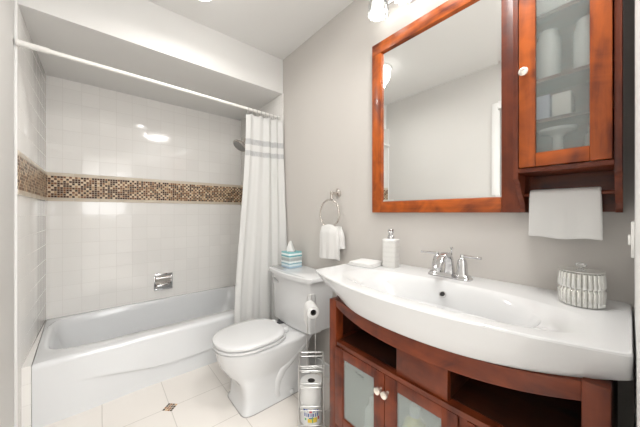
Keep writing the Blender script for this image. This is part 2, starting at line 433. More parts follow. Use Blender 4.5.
# soap dish on the back wall
sx_, sz_ = .449, .50
t = thing('soap_dish', 'chrome recessed soap holder on the tiled back wall above the tub', 'soap dish', (sx_, YB, sz_))
b = NB()
for a0, a1, c0, c1 in ((-.075, .075, .055, .075), (-.075, .075, -.075, -.06), (-.075, -.06, -.06, .055), (.06, .075, -.06, .055)):
    box(b, sx_+a0, sx_+a1, YB-.012, YB, sz_+c0, sz_+c1, .003)
obj('frame', b, M['chrome'], t)
b = NB(); box(b, sx_-.06, sx_+.06, YB-.004, YB-.001, sz_-.06, sz_+.055); obj('back_plate', b, M['nickel'], t)
b = NB(); box(b, sx_-.058, sx_+.058, YB-.045, YB-.004, sz_-.058, sz_-.045, .004); box(b, sx_-.058, sx_+.058, YB-.047, YB-.041, sz_-.05, sz_-.02, .002)
obj('tray', b, M['chrome'], t)
b = NB(); tube(b, [V(sx_-.06, YB-.02, sz_+.035), V(sx_+.06, YB-.02, sz_+.035)], .006); obj('grab_bar', b, M['chrome'], t)
b = NB(); box(b, sx_-.035, sx_+.035, YB-.036, YB-.010, sz_-.045, sz_-.018, .007, 3)
tag(obj('soap_bar', b, M['white_glaze']), 'white bar of soap lying in the chrome wall holder', 'soap')

# ------------------------------------------------------------------ shower rod, curtain, shower head
RY, RZ = 1.895, H+.825
t = thing('shower_curtain_rod', 'long white shower rod spanning the alcove under the soffit', 'curtain rod', (.45, RY, RZ))
b = NB(); tube(b, [V(XL+.004, RY, RZ-.008), V(TS-.01, RY+.075, RZ)], .0115, 16); obj('rod', b, M['plastic'], t)
b = NB(); tube(b, [V(XL+.002, RY, RZ-.008), V(XL+.11, RY+.005, RZ-.0074)], .0145, 16); obj('sleeve', b, M['plastic'], t)
for xx, s, yy in ((LP if False else XL, 1, RY), (XR, -1, RY+.075)):
    b = NB(); lathe(b, [(.019, 0), (.019, .004), (.016, .008)], (xx, yy, RZ-(.008 if s > 0 else 0)), axis=(s, 0, 0), seg=20); obj('end_flange', b, M['plastic'], t)
def rod_y(x): return RY+.075*(x-XL-.01)/(TS-XL-.02)
CT, CBm = RZ-.034, .06
t = thing('shower_curtain', 'white shower curtain with two grey stripes gathered at the right of the tub', 'shower curtain', (1.03, 1.96, CBm))
b = NB(); nu, nv = 150, 40; rows = []
for j in range(nv+1):
    v = j/nv; z = CT+(CBm-CT)*v
    xa = .885-.11*sm(v*1.15); xb = 1.192+.008*v
    row = []
    for i in range(nu+1):
        u = i/nu; ph = 2*PI*(5.0*u+.25*math.sin(5*u+1.2))
        amp = (.013+.004*v)*(.6+.4*math.sin(9*u+2))*(1-.45*sm(v*1.6)*(1-u))
        x = xa+(xb-xa)*(u+.004*math.sin(2*ph)) ; yb = rod_y(xa+(xb-xa)*u)-.005-(.06+.05*v)*u*u
        y = yb-.03*sm(v*1.5)+amp*math.sin(ph+.5*v*math.sin(7*u))+.0025*math.sin(2*ph+4*v)*v
        zz = z-(.012*abs(math.sin(ph/2)) if j == 0 else 0)
        row.append(V(x, y, zz))
    rows.append(row)
loft(b, rows, closed=False)
o = obj('curtain_cloth', b, M['curtain'], t, 80); s_ = o.modifiers.new('s', 'SOLIDIFY'); s_.thickness = .0018
for k in range(8):
    x = .895+.27*k/7; y = rod_y(x)
    b = NB(); tube(b, [V(x+.002*math.sin(a), y+.019*math.cos(a), RZ-.012+.024*math.sin(a)) for a in [2*PI*i/20 for i in range(20)]], .0018, 6, closed=True)
    obj('curtain_ring', b, M['chrome'], t)
t = thing('wall_shower', 'chrome shower head on its arm beside the gathered curtain', 'shower head', (TS, 2.42, 1.86))
hc = V(1.03, 2.42, 1.785); ax = V(-.62, -.08, -.78).normalized()
b = NB(); tube(b, [V(TS, 2.42, 1.90), V(TS-.06, 2.42, 1.90), V(TS-.09, 2.42, 1.885), hc-ax*.055], .010, 10); obj('arm', b, M['nickel'], t)
b = NB(); lathe(b, [(.03, 0), (.028, -.006), (.012, -.012)], (TS, 2.42, 1.90), axis=(1, 0, 0), seg=20); obj('flange', b, M['nickel'], t)
b = NB(); lathe(b, [(.012, -.065), (.019, -.055), (.017, -.042), (.040, -.028), (.068, -.006), (.073, .006), (.071, .011), (.069, .012)], hc, axis=ax, seg=28); obj('head', b, M['nickel'], t)
b = NB(); lathe(b, [(.064, .0115), (.060, .015)], hc, axis=ax, seg=28)
obj('spray_face', b, mat('grey_nozzle_plate', (.30, .30, .29), .4, .4), t)

# ------------------------------------------------------------------ toilet
TY = 1.50
t = thing('toilet', 'white two-piece toilet with closed lid between tub and vanity', 'toilet', (.85, TY, 0))
def egg(xf, xb, hw, z, n=2.3, nb=3.0, N=56, yc=TY):
    out = []; cx_ = xf+(xb-xf)*.48
    for i in range(N):
        th = 2*PI*i/N; c, s = math.cos(th), math.sin(th)
        if c < 0: x = cx_+(cx_-xf)*sgnpow(c, 2/n); y = yc+hw*sgnpow(s, 2/n)
        else: x = cx_+(xb-cx_)*sgnpow(c, 2/nb); y = yc+hw*sgnpow(s, 2/nb)
        out.append(V(x, y, z))
    return out
b = NB()
rg = [egg(.604, 1.10, .140, 0, 8, 8), egg(.604, 1.10, .140, .012, 8, 8), egg(.614, 1.095, .130, .022, 8, 8), egg(.618, 1.09, .130, .09, 8, 7), egg(.612, 1.09, .129, .14, 7, 6), egg(.602, 1.09, .128, .165, 5.5, 5),
      egg(.578, 1.09, .131, .19, 3.6, 5), egg(.548, 1.09, .145, .215, 2.6, 4.4), egg(.522, 1.10, .157, .26, 2.4, 4), egg(.512, 1.11, .168, .30, 2.35, 3.8), egg(.500, 1.12, .174, .34, 2.3, 3.6), egg(.496, 1.13, .174, .352, 2.3, 3.6), egg(.506, 1.13, .168, .360, 2.3, 3.6)]
loft(b, rg, True, True)
for s in (-1, 1):                                       # trapway relief on the pedestal sides
    pts = [(1.06, .34), (.99, .29), (.92, .235), (.86, .18), (.825, .12), (.815, .06), (.83, .01)]
    tube(b, [V(x, TY+s*(.092+.034*sm((z-.16)/.16)), z) for x, z in pts], [.03, .04, .045, .045, .043, .042, .04], 14)
box(b, .93, 1.19, TY-.115, TY+.115, .30, .358, .02, 3)
obj('bowl', b, M['porcelain'], t, 60)
b = NB(); loft(b, [egg(.601, 1.103, .143, 0.0003, 8, 8), egg(.602, 1.102, .142, .003, 8, 8)]); obj('caulk_line', b, mat('grey_caulk', (.35, .34, .33), .8), t)
b = NB(); loft(b, [egg(.502, .905, .168, .3645, 2.2, 3), egg(.490, .91, .176, .369, 2.2, 3), egg(.490, .91, .176, .378, 2.2, 3), egg(.496, .905, .171, .3815, 2.2, 3)]); obj('seat', b, M['seat'], t)
b = NB(); loft(b, [egg(.502, .895, .168, .3885, 2.2, 3), egg(.489, .90, .177, .391, 2.2, 3), egg(.488, .90, .178, .395, 2.2, 3), egg(.489, .90, .177, .404, 2.2, 3), egg(.496, .895, .171, .410, 2.2, 3), egg(.52, .87, .14, .413, 2.2, 3)]); obj('lid', b, M['seat'], t)
for s in (-1, 1):
    b = NB(); box(b, .885, .925, TY+s*.075-.02, TY+s*.075+.02, .374, .402, .008, 3); obj('hinge', b, M['seat'], t)
    b = NB(); lathe(b, [(.014, 0), (.014, .012), (.009, .02), (.003, .022)], (.92, TY+s*.135, .012), seg=16); obj('bolt_cap', b, M['seat'], t)
def tank_ring(xf, bow, xb, hw, z, yc=TY+.022):
    out = []; n = 28
    for i in range(n+1):
        s = -1+2*i/n; e = 1-sm((abs(s)-.9)/.1)*.0
        out.append(V(xf+bow*s*s+.010*sm((abs(s)-.93)/.07), yc+hw*s, z))
    out += [V(xb, yc+hw, z), V(xb, yc, z), V(xb, yc-hw, z)]
    return out
b = NB()
loft(b, [tank_ring(1.0, .02, 1.19, .210, .362), tank_ring(.986, .025, 1.192, .222, .368), tank_ring(.980, .03, 1.194, .232, .55), tank_ring(.973, .032, 1.195, .240, .695)])
obj('tank', b, M['porcelain'], t, 50)
b = NB()
loft(b, [tank_ring(.963, .035, 1.20, .250, .697), tank_ring(.949, .035, 1.204, .261, .701), tank_ring(.949, .035, 1.204, .261, .724), tank_ring(.955, .035, 1.20, .256, .730)])
obj('tank_lid', b, M['porcelain'], t, 40)
b = NB(); lathe(b, [(.014, 0), (.014, .012), (.008, .016)], (1.005, TY+.015+.185, .65), axis=(-1, 0, 0), seg=16); tube(b, [V(.985, TY+.20, .65), V(.978, TY+.17, .648), V(.976, TY+.125, .642)], [.007, .006, .008], 10)
obj('flush_lever', b, M['chrome'], t)
b = NB(); lathe(b, [(.03, 0), (.03, .02)], (.985, TY+.10, .348), seg=14); lathe(b, [(.05, 0), (.05, .02)], (1.06, TY+.01, .350), seg=14); obj('gasket', b, M['rubber'], t)
b = NB(); tube(b, [V(1.206, TY+.24, .16), V(1.16, TY+.24, .16), V(1.14, TY+.235, .20), V(1.12, TY+.19, .38)], .005, 8); lathe(b, [(.018, 0), (.02, .01), (.012, .03)], (1.206, TY+.24, .16), axis=(-1, 0, 0), seg=14)
obj('supply_line', b, M['chrome'], t)

# tissue box on the tank
bx, by = 1.105, 1.645; hw = .056
t = thing('tissue_box', 'blue and teal striped tissue box with a tissue sticking up on the toilet tank', 'tissue box', (bx, by, .731))
b = NB(); box(b, bx-hw, bx+hw, by-hw, by+hw, .731, .848, .003); obj('carton', b, M['tissue_box'], t)
b = NB(); lathe(b, [(.032, .848), (.032, .8487)], (bx, by, 0), seg=20); obj('opening', b, M['dark'], t)
b = NB(); rings = []
for j in range(12):
    v = j/11; r = .030*(1-v)**.7+.004; z = .846+.075*v
    rings.append([V(bx+r*.9*(1+.28*math.sin(5*a+2*v))*math.cos(a)-.006*v, by+r*(1+.3*math.cos(4*a+3*v))*math.sin(a)*.7+.01*math.sin(3*v), z+.008*math.sin(3*a+1)*v) for a in [2*PI*i/30 for i in range(30)]])
loft(b, rings); obj('tissue', b, M['paper'], t)

# ------------------------------------------------------------------ toilet paper stand
px, py, pr = .885, 1.125, .068
t = thing('toilet_paper_stand', 'chrome wire toilet paper stand between toilet and vanity', 'toilet paper stand', (px, py, 0))
b = NB(); w_ = .0026
def sqring(bm, z, r=pr, rad=.0026):
    c = [(-1, -1), (1, -1), (1, 1), (-1, 1)]; pts = []
    for i, (sx, sy) in enumerate(c):
        for a in range(4):
            th = math.atan2(sy, sx)-PI/4+a*PI/6
            pts.append(V(px+sx*(r-.014)+.014*math.cos(th), py+sy*(r-.014)+.014*math.sin(th), z))
    tube(bm, pts, rad, 6, closed=True)
for z in (.006, .028, .105, .127, .225, .247, .315, .338): 
    bb = NB(); sqring(bb, z); merge(b, bb)
for sx in (-1, 1):
    for sy in (-1, 1):
        tube(b, [V(px+sx*(pr-.003), py+sy*(pr-.003), .0), V(px+sx*(pr-.003), py+sy*(pr-.003), .341)], .003, 8)
    tube(b, [V(px+sx*.02, py-pr, .0), V(px+sx*.02, py-pr, .03)], .002, 6)
for k in (-.04, -.013, .013, .04):
    tube(b, [V(px+k, py-pr, .006), V(px+k, py+pr, .006)], .002, 6)
obj('wire_basket', b, M['wire'], t)
b = NB()
pole = [V(px-.012, py+.02, .35), V(px-.012, py+.02, .60), V(px-.012, py+.012, .616)]
tube(b, [V(px-.024, py+pr, .26), V(px-.024, py+pr, .655), V(px-.018, py+pr, .668), V(px+.018, py+pr, .668), V(px+.024, py+pr, .655), V(px+.024, py+pr, .26)], .0026, 8)
obj('upright', b, M['wire'], t)
b = NB(); tube(b, [V(px, py+pr, .668), V(px, py+pr, .635), V(px, py+pr-.01, .625), V(px, py-.055, .625), V(px, py-.062, .632)], .003, 8); obj('roll_arm', b, M['wire'], t)
def roll(cx_, cy_, z, axis, R, L, r0=.019):
    b = NB(); lathe(b, [(r0, 0), (R-.002, 0), (R, .002), (R, L-.002), (R-.002, L), (r0, L), (r0, 0)], (cx_, cy_, z), axis=axis, seg=32, cap0=False, cap1=False)
    c = NB(); lathe(c, [(r0-.001, .001), (r0+.0002, .001), (r0+.0002, L-.001), (r0-.001, L-.001), (r0-.001, .001)], (cx_, cy_, z), axis=axis, seg=24, cap0=False, cap1=False)
    return b, c
rt = thing('toilet_paper_roll', 'small hanging toilet paper roll on the arm of the wire stand', 'toilet paper', (px, py, .61))
p, c = roll(px, py-.052, .610, (0, 1, 0), .033, .10, .016)
box(p, px-.0335, px-.0325, py-.050, py+.046, .535, .612)
obj('paper', p, M['paper'], rt); obj('core', c, M['core'], rt)
rt = thing('toilet_paper_roll', 'plain white spare toilet paper roll, topmost in the wire stand basket', 'toilet paper', (px, py, .118), 'spare toilet paper rolls in the wire stand')
p, c = roll(px, py, .118, (0, 0, 1), .060, .102, .02); obj('paper', p, M['paper'], rt); obj('core', c, M['core'], rt)
b = NB(); lathe(b, [(.018, 0), (.018, .0005)], (px, py, .17), seg=20); obj('core_shadow', b, M['core'], rt).name = 'core_shadow_disc'  # dark disc standing in for the shade down the core
rt = thing('toilet_paper_roll', 'wrapped toilet paper roll with blue and yellow print, under the plain one', 'toilet paper', (px, py, .012), 'spare toilet paper rolls in the wire stand')
p, c = roll(px, py, .013, (0, 0, 1), .0605, .103, .02); obj('paper', p, M['paper'], rt)
m1 = mat('print_blue', (.04, .09, .36), .4); m2 = mat('print_yellow', (.85, .62, .08), .4); m3 = mat('print_red', (.55, .08, .12), .4); m4 = mat('print_green', (.15, .45, .2), .4)
b = NB()
def patch(bm, a, z, wa, hz, mi):
    R = .061; n = 4; lo = []; 
    vv = [[bm.verts.new(V(px+R*math.cos(a+wa*(i/n-.5)), py+R*math.sin(a+wa*(i/n-.5)), z+s*hz/2)) for i in range(n+1)] for s in (-1, 1)]
    for i in range(n): bm.faces.new((vv[0][i], vv[0][i+1], vv[1][i+1], vv[1][i])).material_index = mi
fa = -PI/2
for i, (da, z, wa, hz, mi) in enumerate([(-.5, .118, .16, .016, 0), (-.3, .122, .2, .012, 0), (-.05, .119, .18, .018, 2), (.2, .121, .2, .014, 0), (.42, .117, .14, .014, 0),
        (-.45, .098, .08, .018, 0), (-.3, .098, .06, .018, 0), (-.18, .098, .08, .018, 0), (-.02, .098, .06, .018, 0), (.12, .098, .1, .018, 0), (.28, .098, .06, .018, 0), (.42, .098, .08, .018, 0),
        (-.1, .070, .3, .02, 1), (.25, .072, .3, .026, 1), (.5, .078, .12, .016, 2), (.08, .074, .08, .03, 3), (-.4, .075, .12, .012, 3), (.0, .082, .3, .006, 0)]):
    patch(b, fa+da*1.3, z-.024, wa*1.3, hz, mi)
obj('printed_wrapper', b, [m1, m2, m3, m4], rt, label='blue, yellow and red print')

for o_ in list(C.objects):
    if o_.name.split('.')[0] in ('toilet_paper_stand', 'toilet_paper_roll'): o_.rotation_euler.z = -math.radians(26 if 'hanging' in o_['label'] else 38)
# ------------------------------------------------------------------ vanity sink top
DZT = .87; YA, YBt = -.004, .965
def front_x(y): return .678+.095*((y-.476)/.481)**2
out = []
def add_corner(p0, p1, p2, r, n=5):
    p0, p1, p2 = Vector(p0), Vector(p1), Vector(p2)
    a = p1+(p0-p1).normalized()*r; c = p1+(p2-p1).normalized()*r
    for i in range(n+1):
        t_ = i/n; out.append((a*(1-t_)**2+p1*2*t_*(1-t_)+c*t_*t_))
FR = (front_x(YA), YA); FL = (front_x(YBt), YBt); BR = (1.209, YA); BL = (1.209, YBt)
nfront = 44
add_corner((.95, YA), FR, (front_x(.1), .1), .014)
for i in range(1, nfront):
    y = YA+(YBt-YA)*i/nfront
    if .02 < y < YBt-.02: out.append(Vector((front_x(y), y)))
add_corner((front_x(.85), .85), FL, BL, .02)
for i in range(1, 14): out.append(Vector((FL[0]+(BL[0]-FL[0])*i/14, YBt)))
add_corner(FL, BL, BR, .008)
for i in range(1, 36): out.append(Vector((1.209, YBt+(YA-YBt)*i/36)))
add_corner(BL, BR, FR, .02)
for i in range(1, 14): out.append(Vector((BR[0]+(FR[0]-BR[0])*i/14, YA)))
BC = Vector((.888, .445)); BA, BBb = .150, .372
def basin(a, b_, n, z, dx=0):
    r = []
    for p in out:
        d = p-BC; th = math.atan2(d.y/b_, d.x/a)
        c, s = math.cos(th), math.sin(th)
        k = (abs(c)**n+abs(s)**n)**(-1/n)
        r.append(V(BC.x+dx+a*c*k, BC.y+b_*s*k, z))
    return r
def under(p, k, z):
    fr = sm((1.0-p.x)/.25); x = p.x+k*.045*fr
    y = p.y-k*.085*sm((p.y-.62)/.337)
    return V(x, y, z)
def sink_th(y):
    t_ = max(-1, min(1, (y-.476)/.481))
    return .068+.046*(1-abs(t_)**3) if t_ < 0 else .114-.022*t_*t_
def thick(p): return sink_th(p.y)
def inset(p, d):
    q = p-BC; return p-q.normalized()*d
def lip(p): return .0
rings = [[under(p, 1.25, DZT-thick(p)) .lerp(V(.92, .44, DZT-thick(p)), .12) for p in out],
         [under(p, 1.02, DZT-thick(p)) for p in out], [under(p, .9, DZT-thick(p)+.007) for p in out], [under(p, .5, DZT-thick(p)*.55) for p in out], [under(p, .15, DZT-.02) for p in out],
         [under(p, 0, DZT-.006) for p in out]]
for d, dz in ((.0015, -.002), (.005, 0), (.012, 0)):
    rings.append([V(inset(p, d).x, inset(p, d).y, DZT+dz) for p in out])
for k, (f, n, z, dx) in enumerate(((1.05, 2.5, 0, 0), (1.02, 2.5, -.001, 0), (.985, 2.5, -.0045, 0), (.95, 2.45, -.011, 0), (.91, 2.4, -.024, 0), (.85, 2.35, -.05, 0), (.77, 2.3, -.09, .005), (.6, 2.2, -.112, .01), (.35, 2.1, -.124, .015), (.12, 2, -.128, .02))):
    rings.append(basin(BA*f, BBb*f*(1.0-.16*sm((1.02-f)/.12)*sm((f-.3)/.4)+.02), n, DZT+z, dx))
b = NB(); loft(b, rings, True, True)
sink = thing('vanity_sink', 'wide white bow-front sink top with an oval basin on the cherry vanity', 'sink', (.95, .476, DZT-.10))
obj('basin_top', b, M['porcelain'], sink, 27)
b = NB(); lathe(b, [(.022, 0), (.022, .003), (.016, .003)], (BC.x+.02, BC.y, DZT-.1285), seg=20); obj('drain', b, M['chrome'], sink)
b = NB(); lathe(b, [(.0125, 0), (.0125, .004), (.009, .005), (.009, .001)], (1.005, .462, DZT-.045), axis=(-1, 0, .75), seg=20, cap1=False); obj('overflow_ring', b, M['chrome'], sink)
b = NB(); lathe(b, [(.0092, .0012), (.0092, .002)], (1.005, .462, DZT-.045), axis=(-1, 0, .75), seg=20); obj('overflow_hole', b, M['dark'], sink)

# ------------------------------------------------------------------ vanity cabinet
XF = .785; CY0, CY1 = .024, .854
van = thing('vanity_cabinet', 'cherry wood vanity cabinet with frosted glass doors under the white sink', 'cabinet', (.98, .448, 0))
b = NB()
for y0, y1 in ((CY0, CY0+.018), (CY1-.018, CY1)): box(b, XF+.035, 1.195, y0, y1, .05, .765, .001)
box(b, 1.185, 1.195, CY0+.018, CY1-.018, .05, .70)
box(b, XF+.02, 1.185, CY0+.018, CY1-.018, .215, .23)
obj('body', b, M['wood_shaded'], van)
for y0 in (CY0, CY1-.042):
    b = NB(); box(b, XF-.012, XF+.033, y0, y0+.042, 0, .788 if y0 < .4 else .762, .003); obj('corner_post', b, M['wood_v'], van)
for x in (1.15,):
    for y0 in (CY0, CY1-.042):
        b = NB(); box(b, x, x+.043, y0, y0+.042, 0, .05, .002); obj('foot', b, M['wood_v'], van)
SZ = H-.552
b = NB(); poly = [(1.185, CY0+.018), (XF+.036, CY0+.018), (XF+.034, CY0+.044)]+[(XF-.008-.012*(1-((y-.448)/.38)**2), y) for y in [CY0+.044+(CY1-CY0-.088)*i/20 for i in range(21)]]+[(XF+.034, CY1-.044), (XF+.036, CY1-.018), (1.185, CY1-.018)]
prism(b, poly, 'z', SZ-.016, SZ, .0015); obj('shelf', b, M['wood_h'], van)
b = NB(); box(b, XF+.012, 1.184, CY0+.045, CY1-.045, SZ+.0003, SZ+.003); obj('shelf_shade_sheet', b, M['wood_shaded'], van)  # dark sheet that paints the shade on the shelf top
def rail_x(y): return XF-.005-.05*(1-((y-.448)/.385)**2)
b = NB(); rows = []
ys = [CY0+.042+(CY1-CY0-.084)*i/30 for i in range(31)]
def sk_bot(y): return DZT-sink_th(y)-.002
for y in ys:
    x = rail_x(y); zt = sk_bot(y)+.001; zb = .742-.040*(1-abs((y-.448)/.385)**2.6)
    rows.append([V(x, y, zb), V(x, y, zt), V(x+.02, y, zt), V(x+.02, y, zb)])
loft(b, rows); obj('curved_rail', b, M['wood_h'], van)
b = NB(); box(b, XF-.012, XF+.01, .342, .514, SZ, .728, .002); box(b, XF-.04, XF-.012, .342, .514, .700, .712, .001)
obj('centre_panel', b, M['wood_h'], van)
b = NB()
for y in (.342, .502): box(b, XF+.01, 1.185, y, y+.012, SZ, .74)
obj('divider', b, M['wood_shaded'], van)
b = NB(); box(b, XF-.012, XF+.01, .289, .311, .05, SZ-.016, .001); obj('mullion', b, M['wood_v'], van)
b = NB(); box(b, XF-.010, XF+.02, CY0+.042, CY1-.042, .215, .236, .001); obj('lower_rail', b, M['wood_h'], van)
DZ0, DZ1 = .240, SZ-.019
def cab_door(y0, y1, knob_side):
    b = NB(); s = .046; xa, xb = XF-.018, XF+.001
    box(b, xa, xb, y0, y0+s, DZ0, DZ1, .002); box(b, xa, xb, y1-s, y1, DZ0, DZ1, .002)
    box(b, xa+.001, xb, y0+s, y1-s, DZ0, DZ0+s, .002); box(b, xa+.001, xb, y0+s, y1-s, DZ1-.038, DZ1, .002)
    d = obj('door', b, M['wood_v'], van)
    g = NB(); box(g, xa+.008, xa+.012, y0+s-.004, y1-s+.004, DZ0+s-.004, DZ1-.034); obj('frosted_pane', g, M['glass_frost'], d, label='frosted pale green glass pane')
    ky = y0+.013 if knob_side < 0 else y1-.013
    k = NB(); lathe(k, [(.006, 0), (.005, .008), (.006, .013), (.0125, .018), (.0135, .023), (.0115, .027), (.005, .029)], (xa, ky, .512), axis=(-1, 0, 0), seg=20); obj('knob', k, M['knob'], d, label='round polished nickel knob')
    return d
d1 = cab_door(.560, .8115, -1); d2 = cab_door(.312, .557, 1); d3 = cab_door(.068, .288, 1)
b = NB()
for k in range(7):
    y = .706-.007*k; z0 = .503+.003*math.sin(k*2.1)
    box(b, XF-.0105, XF-.0098, y-.0045, y-.001, z0, z0+.003+.002*(k % 2)); 
    if k % 2 == 0: box(b, XF-.0105, XF-.0098, y-.003, y, z0-.009, z0-.006)
obj('etched_mark', b, M['dark'], d1, label='small dark mark on the frosted pane')
b = NB(); box(b, XF-.018, XF+.001, 0.312, .809, .055, .212, .002); dr = obj('drawer', b, M['wood_h'], van)
for y in (.795, .36):
    k = NB(); lathe(k, [(.006, 0), (.005, .008), (.006, .013), (.0125, .018), (.0135, .023), (.0115, .027), (.005, .029)], (XF-.018, y, .198), axis=(-1, 0, 0), seg=20); obj('knob', k, M['knob'], dr)
b = NB(); box(b, XF-.018, XF+.001, .068, .298, .055, .212, .002); obj('drawer', b, M['wood_h'], van)
# bottles stored behind the frosted doors
def bottle(x, y, z, r, h, m, label, capm):
    t = thing('bottle', label, 'bottle', (x, y, z), 'bottles behind the vanity doors')
    b = NB(); lathe(b, [(r*.9, 0), (r, .006), (r, h*.68), (r*.85, h*.76), (r*.35, h*.84), (r*.32, h*.88)], (x, y, z), seg=20); obj('body', b, m, t)
    b = NB(); lathe(b, [(r*.42, h*.86), (r*.42, h*.98), (r*.34, h)], (x, y, z), seg=16); obj('cap', b, capm, t)
bottle(.83, .66, .2305, .032, .17, M['white_glaze'], 'white bottle dimly seen behind the left vanity door', M['white_glaze'])
bottle(.825, .475, .2305, .04, .25, mat('yellow_plastic', (.90, .78, .18), .4), 'yellow bottle dimly seen behind the second vanity door', M['white_glaze'])
bottle(.82, .395, .2305, .03, .17, mat('green_plastic', (.35, .70, .25), .4), 'green bottle beside the yellow one behind the vanity door', M['white_glaze'])

# ------------------------------------------------------------------ faucet
fx, fy = 1.118, .487; F0 = DZT
t = thing('faucet', 'chrome two-handle faucet behind the sink basin', 'faucet', (fx, fy, F0))
b = NB()
def rr(hx, hy, z, n=5, cx_=fx, cy_=fy, N=32): return [V(cx_+hx*sgnpow(math.cos(a), 2/n), cy_+hy*sgnpow(math.sin(a), 2/n), z) for a in [2*PI*(i+.5)/N for i in range(N)]]
loft(b, [rr(.029, .086, F0+.0005), rr(.029, .086, F0+.006), rr(.026, .083, F0+.009), rr(.023, .08, F0+.016), rr(.021, .078, F0+.018)])
obj('base_plate', b, M['chrome'], t)
def sect(pts, ws, ts):
    """rectangular-ish section swept in the xz plane"""
    rings = []
    for i, p in enumerate(pts):
        d = (pts[min(i+1, len(pts)-1)]-pts[max(i-1, 0)]).normalized(); n_ = V(-d.z, 0, d.x)
        r = []
        for a in [2*PI*(k+.5)/16 for k in range(16)]:
            r.append(p+V(0, 1, 0)*(ws[i]*sgnpow(math.cos(a), .5))+n_*(ts[i]*sgnpow(math.sin(a), .5)))
        rings.append(r)
    return rings
b = NB()
sp = [V(fx+.002, fy, F0+.017), V(fx+.002, fy, F0+.05), V(fx-.004, fy, F0+.078), V(fx-.022, fy, F0+.096), V(fx-.045, fy, F0+.098), V(fx-.068, fy, F0+.088), V(fx-.092, fy, F0+.066), V(fx-.106, fy, F0+.05)]
loft(b, sect(sp, [.019, .016, .015, .015, .015, .015, .0145, .014], [.017, .014, .012, .011, .0105, .010, .010, .009]))
obj('spout', b, M['chrome'], t)
b = NB(); tube(b, [V(fx+.022, fy, F0+.017), V(fx+.022, fy, F0+.118)], .0025, 8); tube(b, [V(fx+.022, fy, F0+.112), V(fx+.022, fy, F0+.118), V(fx+.022, fy, F0+.124)], [.003, .007, .004], 10)
obj('lift_rod', b, M['chrome'], t)
for s in (-1, 1):
    hy = fy+s*.051
    b = NB(); loft(b, [rr(.021, .021, F0+.016, 4, fx, hy, 24), rr(.019, .019, F0+.022, 4, fx, hy, 24), rr(.0165, .0165, F0+.06, 4, fx, hy, 24), rr(.014, .014, F0+.078, 3, fx, hy, 24), rr(.008, .008, F0+.086, 2, fx, hy, 24), rr(.009, .009, F0+.09, 2, fx, hy, 24), rr(.007, .007, F0+.100, 2, fx, hy, 24)])
    h = obj('handle', b, M['chrome'], t)
    b = NB(); tube(b, [V(fx, hy-s*.006, F0+.0935), V(fx-.002, hy+s*.03, F0+.094), V(fx-.004, hy+s*.062, F0+.0935), V(fx-.005, hy+s*.070, F0+.094)], [.005, .0055, .0045, .006], 10); obj('lever', b, M['chrome'], h)

# ------------------------------------------------------------------ soap dispenser
x, y = 1.105, .765
t = thing('soap_dispenser', 'white square soap dispenser with embossed lines and chrome pump on the sink', 'soap dispenser', (x, y, DZT))
m = mat('embossed_ceramic', (.74, .73, .70), .4); g = G(m); q = g.xyz()
k1 = g.m('FRACT', g.m('DIVIDE', g.m('SUBTRACT', q[2], DZT+.018), .0235)); row = g.m('LESS_THAN', g.m('ABSOLUTE', g.m('SUBTRACT', k1, .5)), .2)
hn = g.n('ShaderNodeTexNoise'); hn.inputs['Scale'].default_value = 420; hn.inputs['Detail'].default_value = 1
gg = g.m('MULTIPLY', row, g.m('GREATER_THAN', hn.outputs['Fac'], .54))
g.put(g.p.inputs['Base Color'], g.mix(gg, (.70, .69, .665), (.61, .60, .575))); g.put(g.p.inputs['Normal'], g.bump(gg, .35, .001))
b = NB(); R45 = Matrix.Rotation(math.radians(12), 3, 'Z')
loft(b, [rr(.033, .033, DZT+.0005, 7, x, y), rr(.034, .034, DZT+.004, 7, x, y), rr(.034, .034, DZT+.128, 7, x, y)], True, True)
bmesh.ops.rotate(b, verts=b.verts[:], cent=V(x, y, 0), matrix=R45); obj('bottle', b, m, t)
b = NB(); loft(b, [rr(.034, .034, DZT+.128, 7, x, y), rr(.0345, .0345, DZT+.131, 7, x, y), rr(.0345, .0345, DZT+.136, 7, x, y), rr(.030, .030, DZT+.139, 7, x, y), rr(.016, .016, DZT+.141, 3, x, y)])
bmesh.ops.rotate(b, verts=b.verts[:], cent=V(x, y, 0), matrix=R45); obj('shoulder', b, M['white_glaze'], t)
b = NB(); lathe(b, [(.016, .140), (.016, .154), (.013, .157), (.010, .159), (.010, .166), (.0155, .168), (.0155, .184), (.013, .188)], (x, y, DZT), seg=18)
tube(b, [V(x, y, DZT+.180), V(x-.028, y-.012, DZT+.180), V(x-.034, y-.0145, DZT+.174)], [.006, .005, .004], 10)
obj('pump', b, M['chrome'], t)

# ------------------------------------------------------------------ cloths
def cloth_pad(name, x0, x1, y0, y1, z0, layers, th, rot, label):
    b = NB()
    for k in range(layers):
        rings = []; n = 40; cx_, cy_ = (x0+x1)/2, (y0+y1)/2; a, bb = (x1-x0)/2-.002*k, (y1-y0)/2-.004*k
        zb = z0+th*k
        for f, z in ((.97, zb), (1.0, zb+th*.3), (1.0, zb+th*.7), (.96, zb+th*.98), (.5, zb+th*1.02)):
            r = []
            for i in range(n):
                an = 2*PI*(i+.5)/n; c, s = math.cos(an), math.sin(an)
                p = V(cx_+a*f*sgnpow(c, 2/9), cy_+bb*f*sgnpow(s, 2/9), z)
                p.x += .002*noise.noise(p*60+V(k, 0, 0)); p.y += .003*noise.noise(p*50+V(0, k, 3)); 
                if z > zb+th*.5: p.z += .0022*noise.noise(p*35+V(k*2, 1, 0))
                r.append(p)
            rings.append(r)
        loft(b, rings)
    bmesh.ops.rotate(b, verts=b.verts[:], cent=V((x0+x1)/2, (y0+y1)/2, 0), matrix=Matrix.Rotation(rot, 3, 'Z'))
    return tag(obj(name, b, M['towel'], None, 50), label, 'towel')
cloth_pad('washcloth', 0.985, 1.125, .805, .955, DZT+.001, 3, .0055, .14, 'small folded white washcloth lying on the left end of the sink')

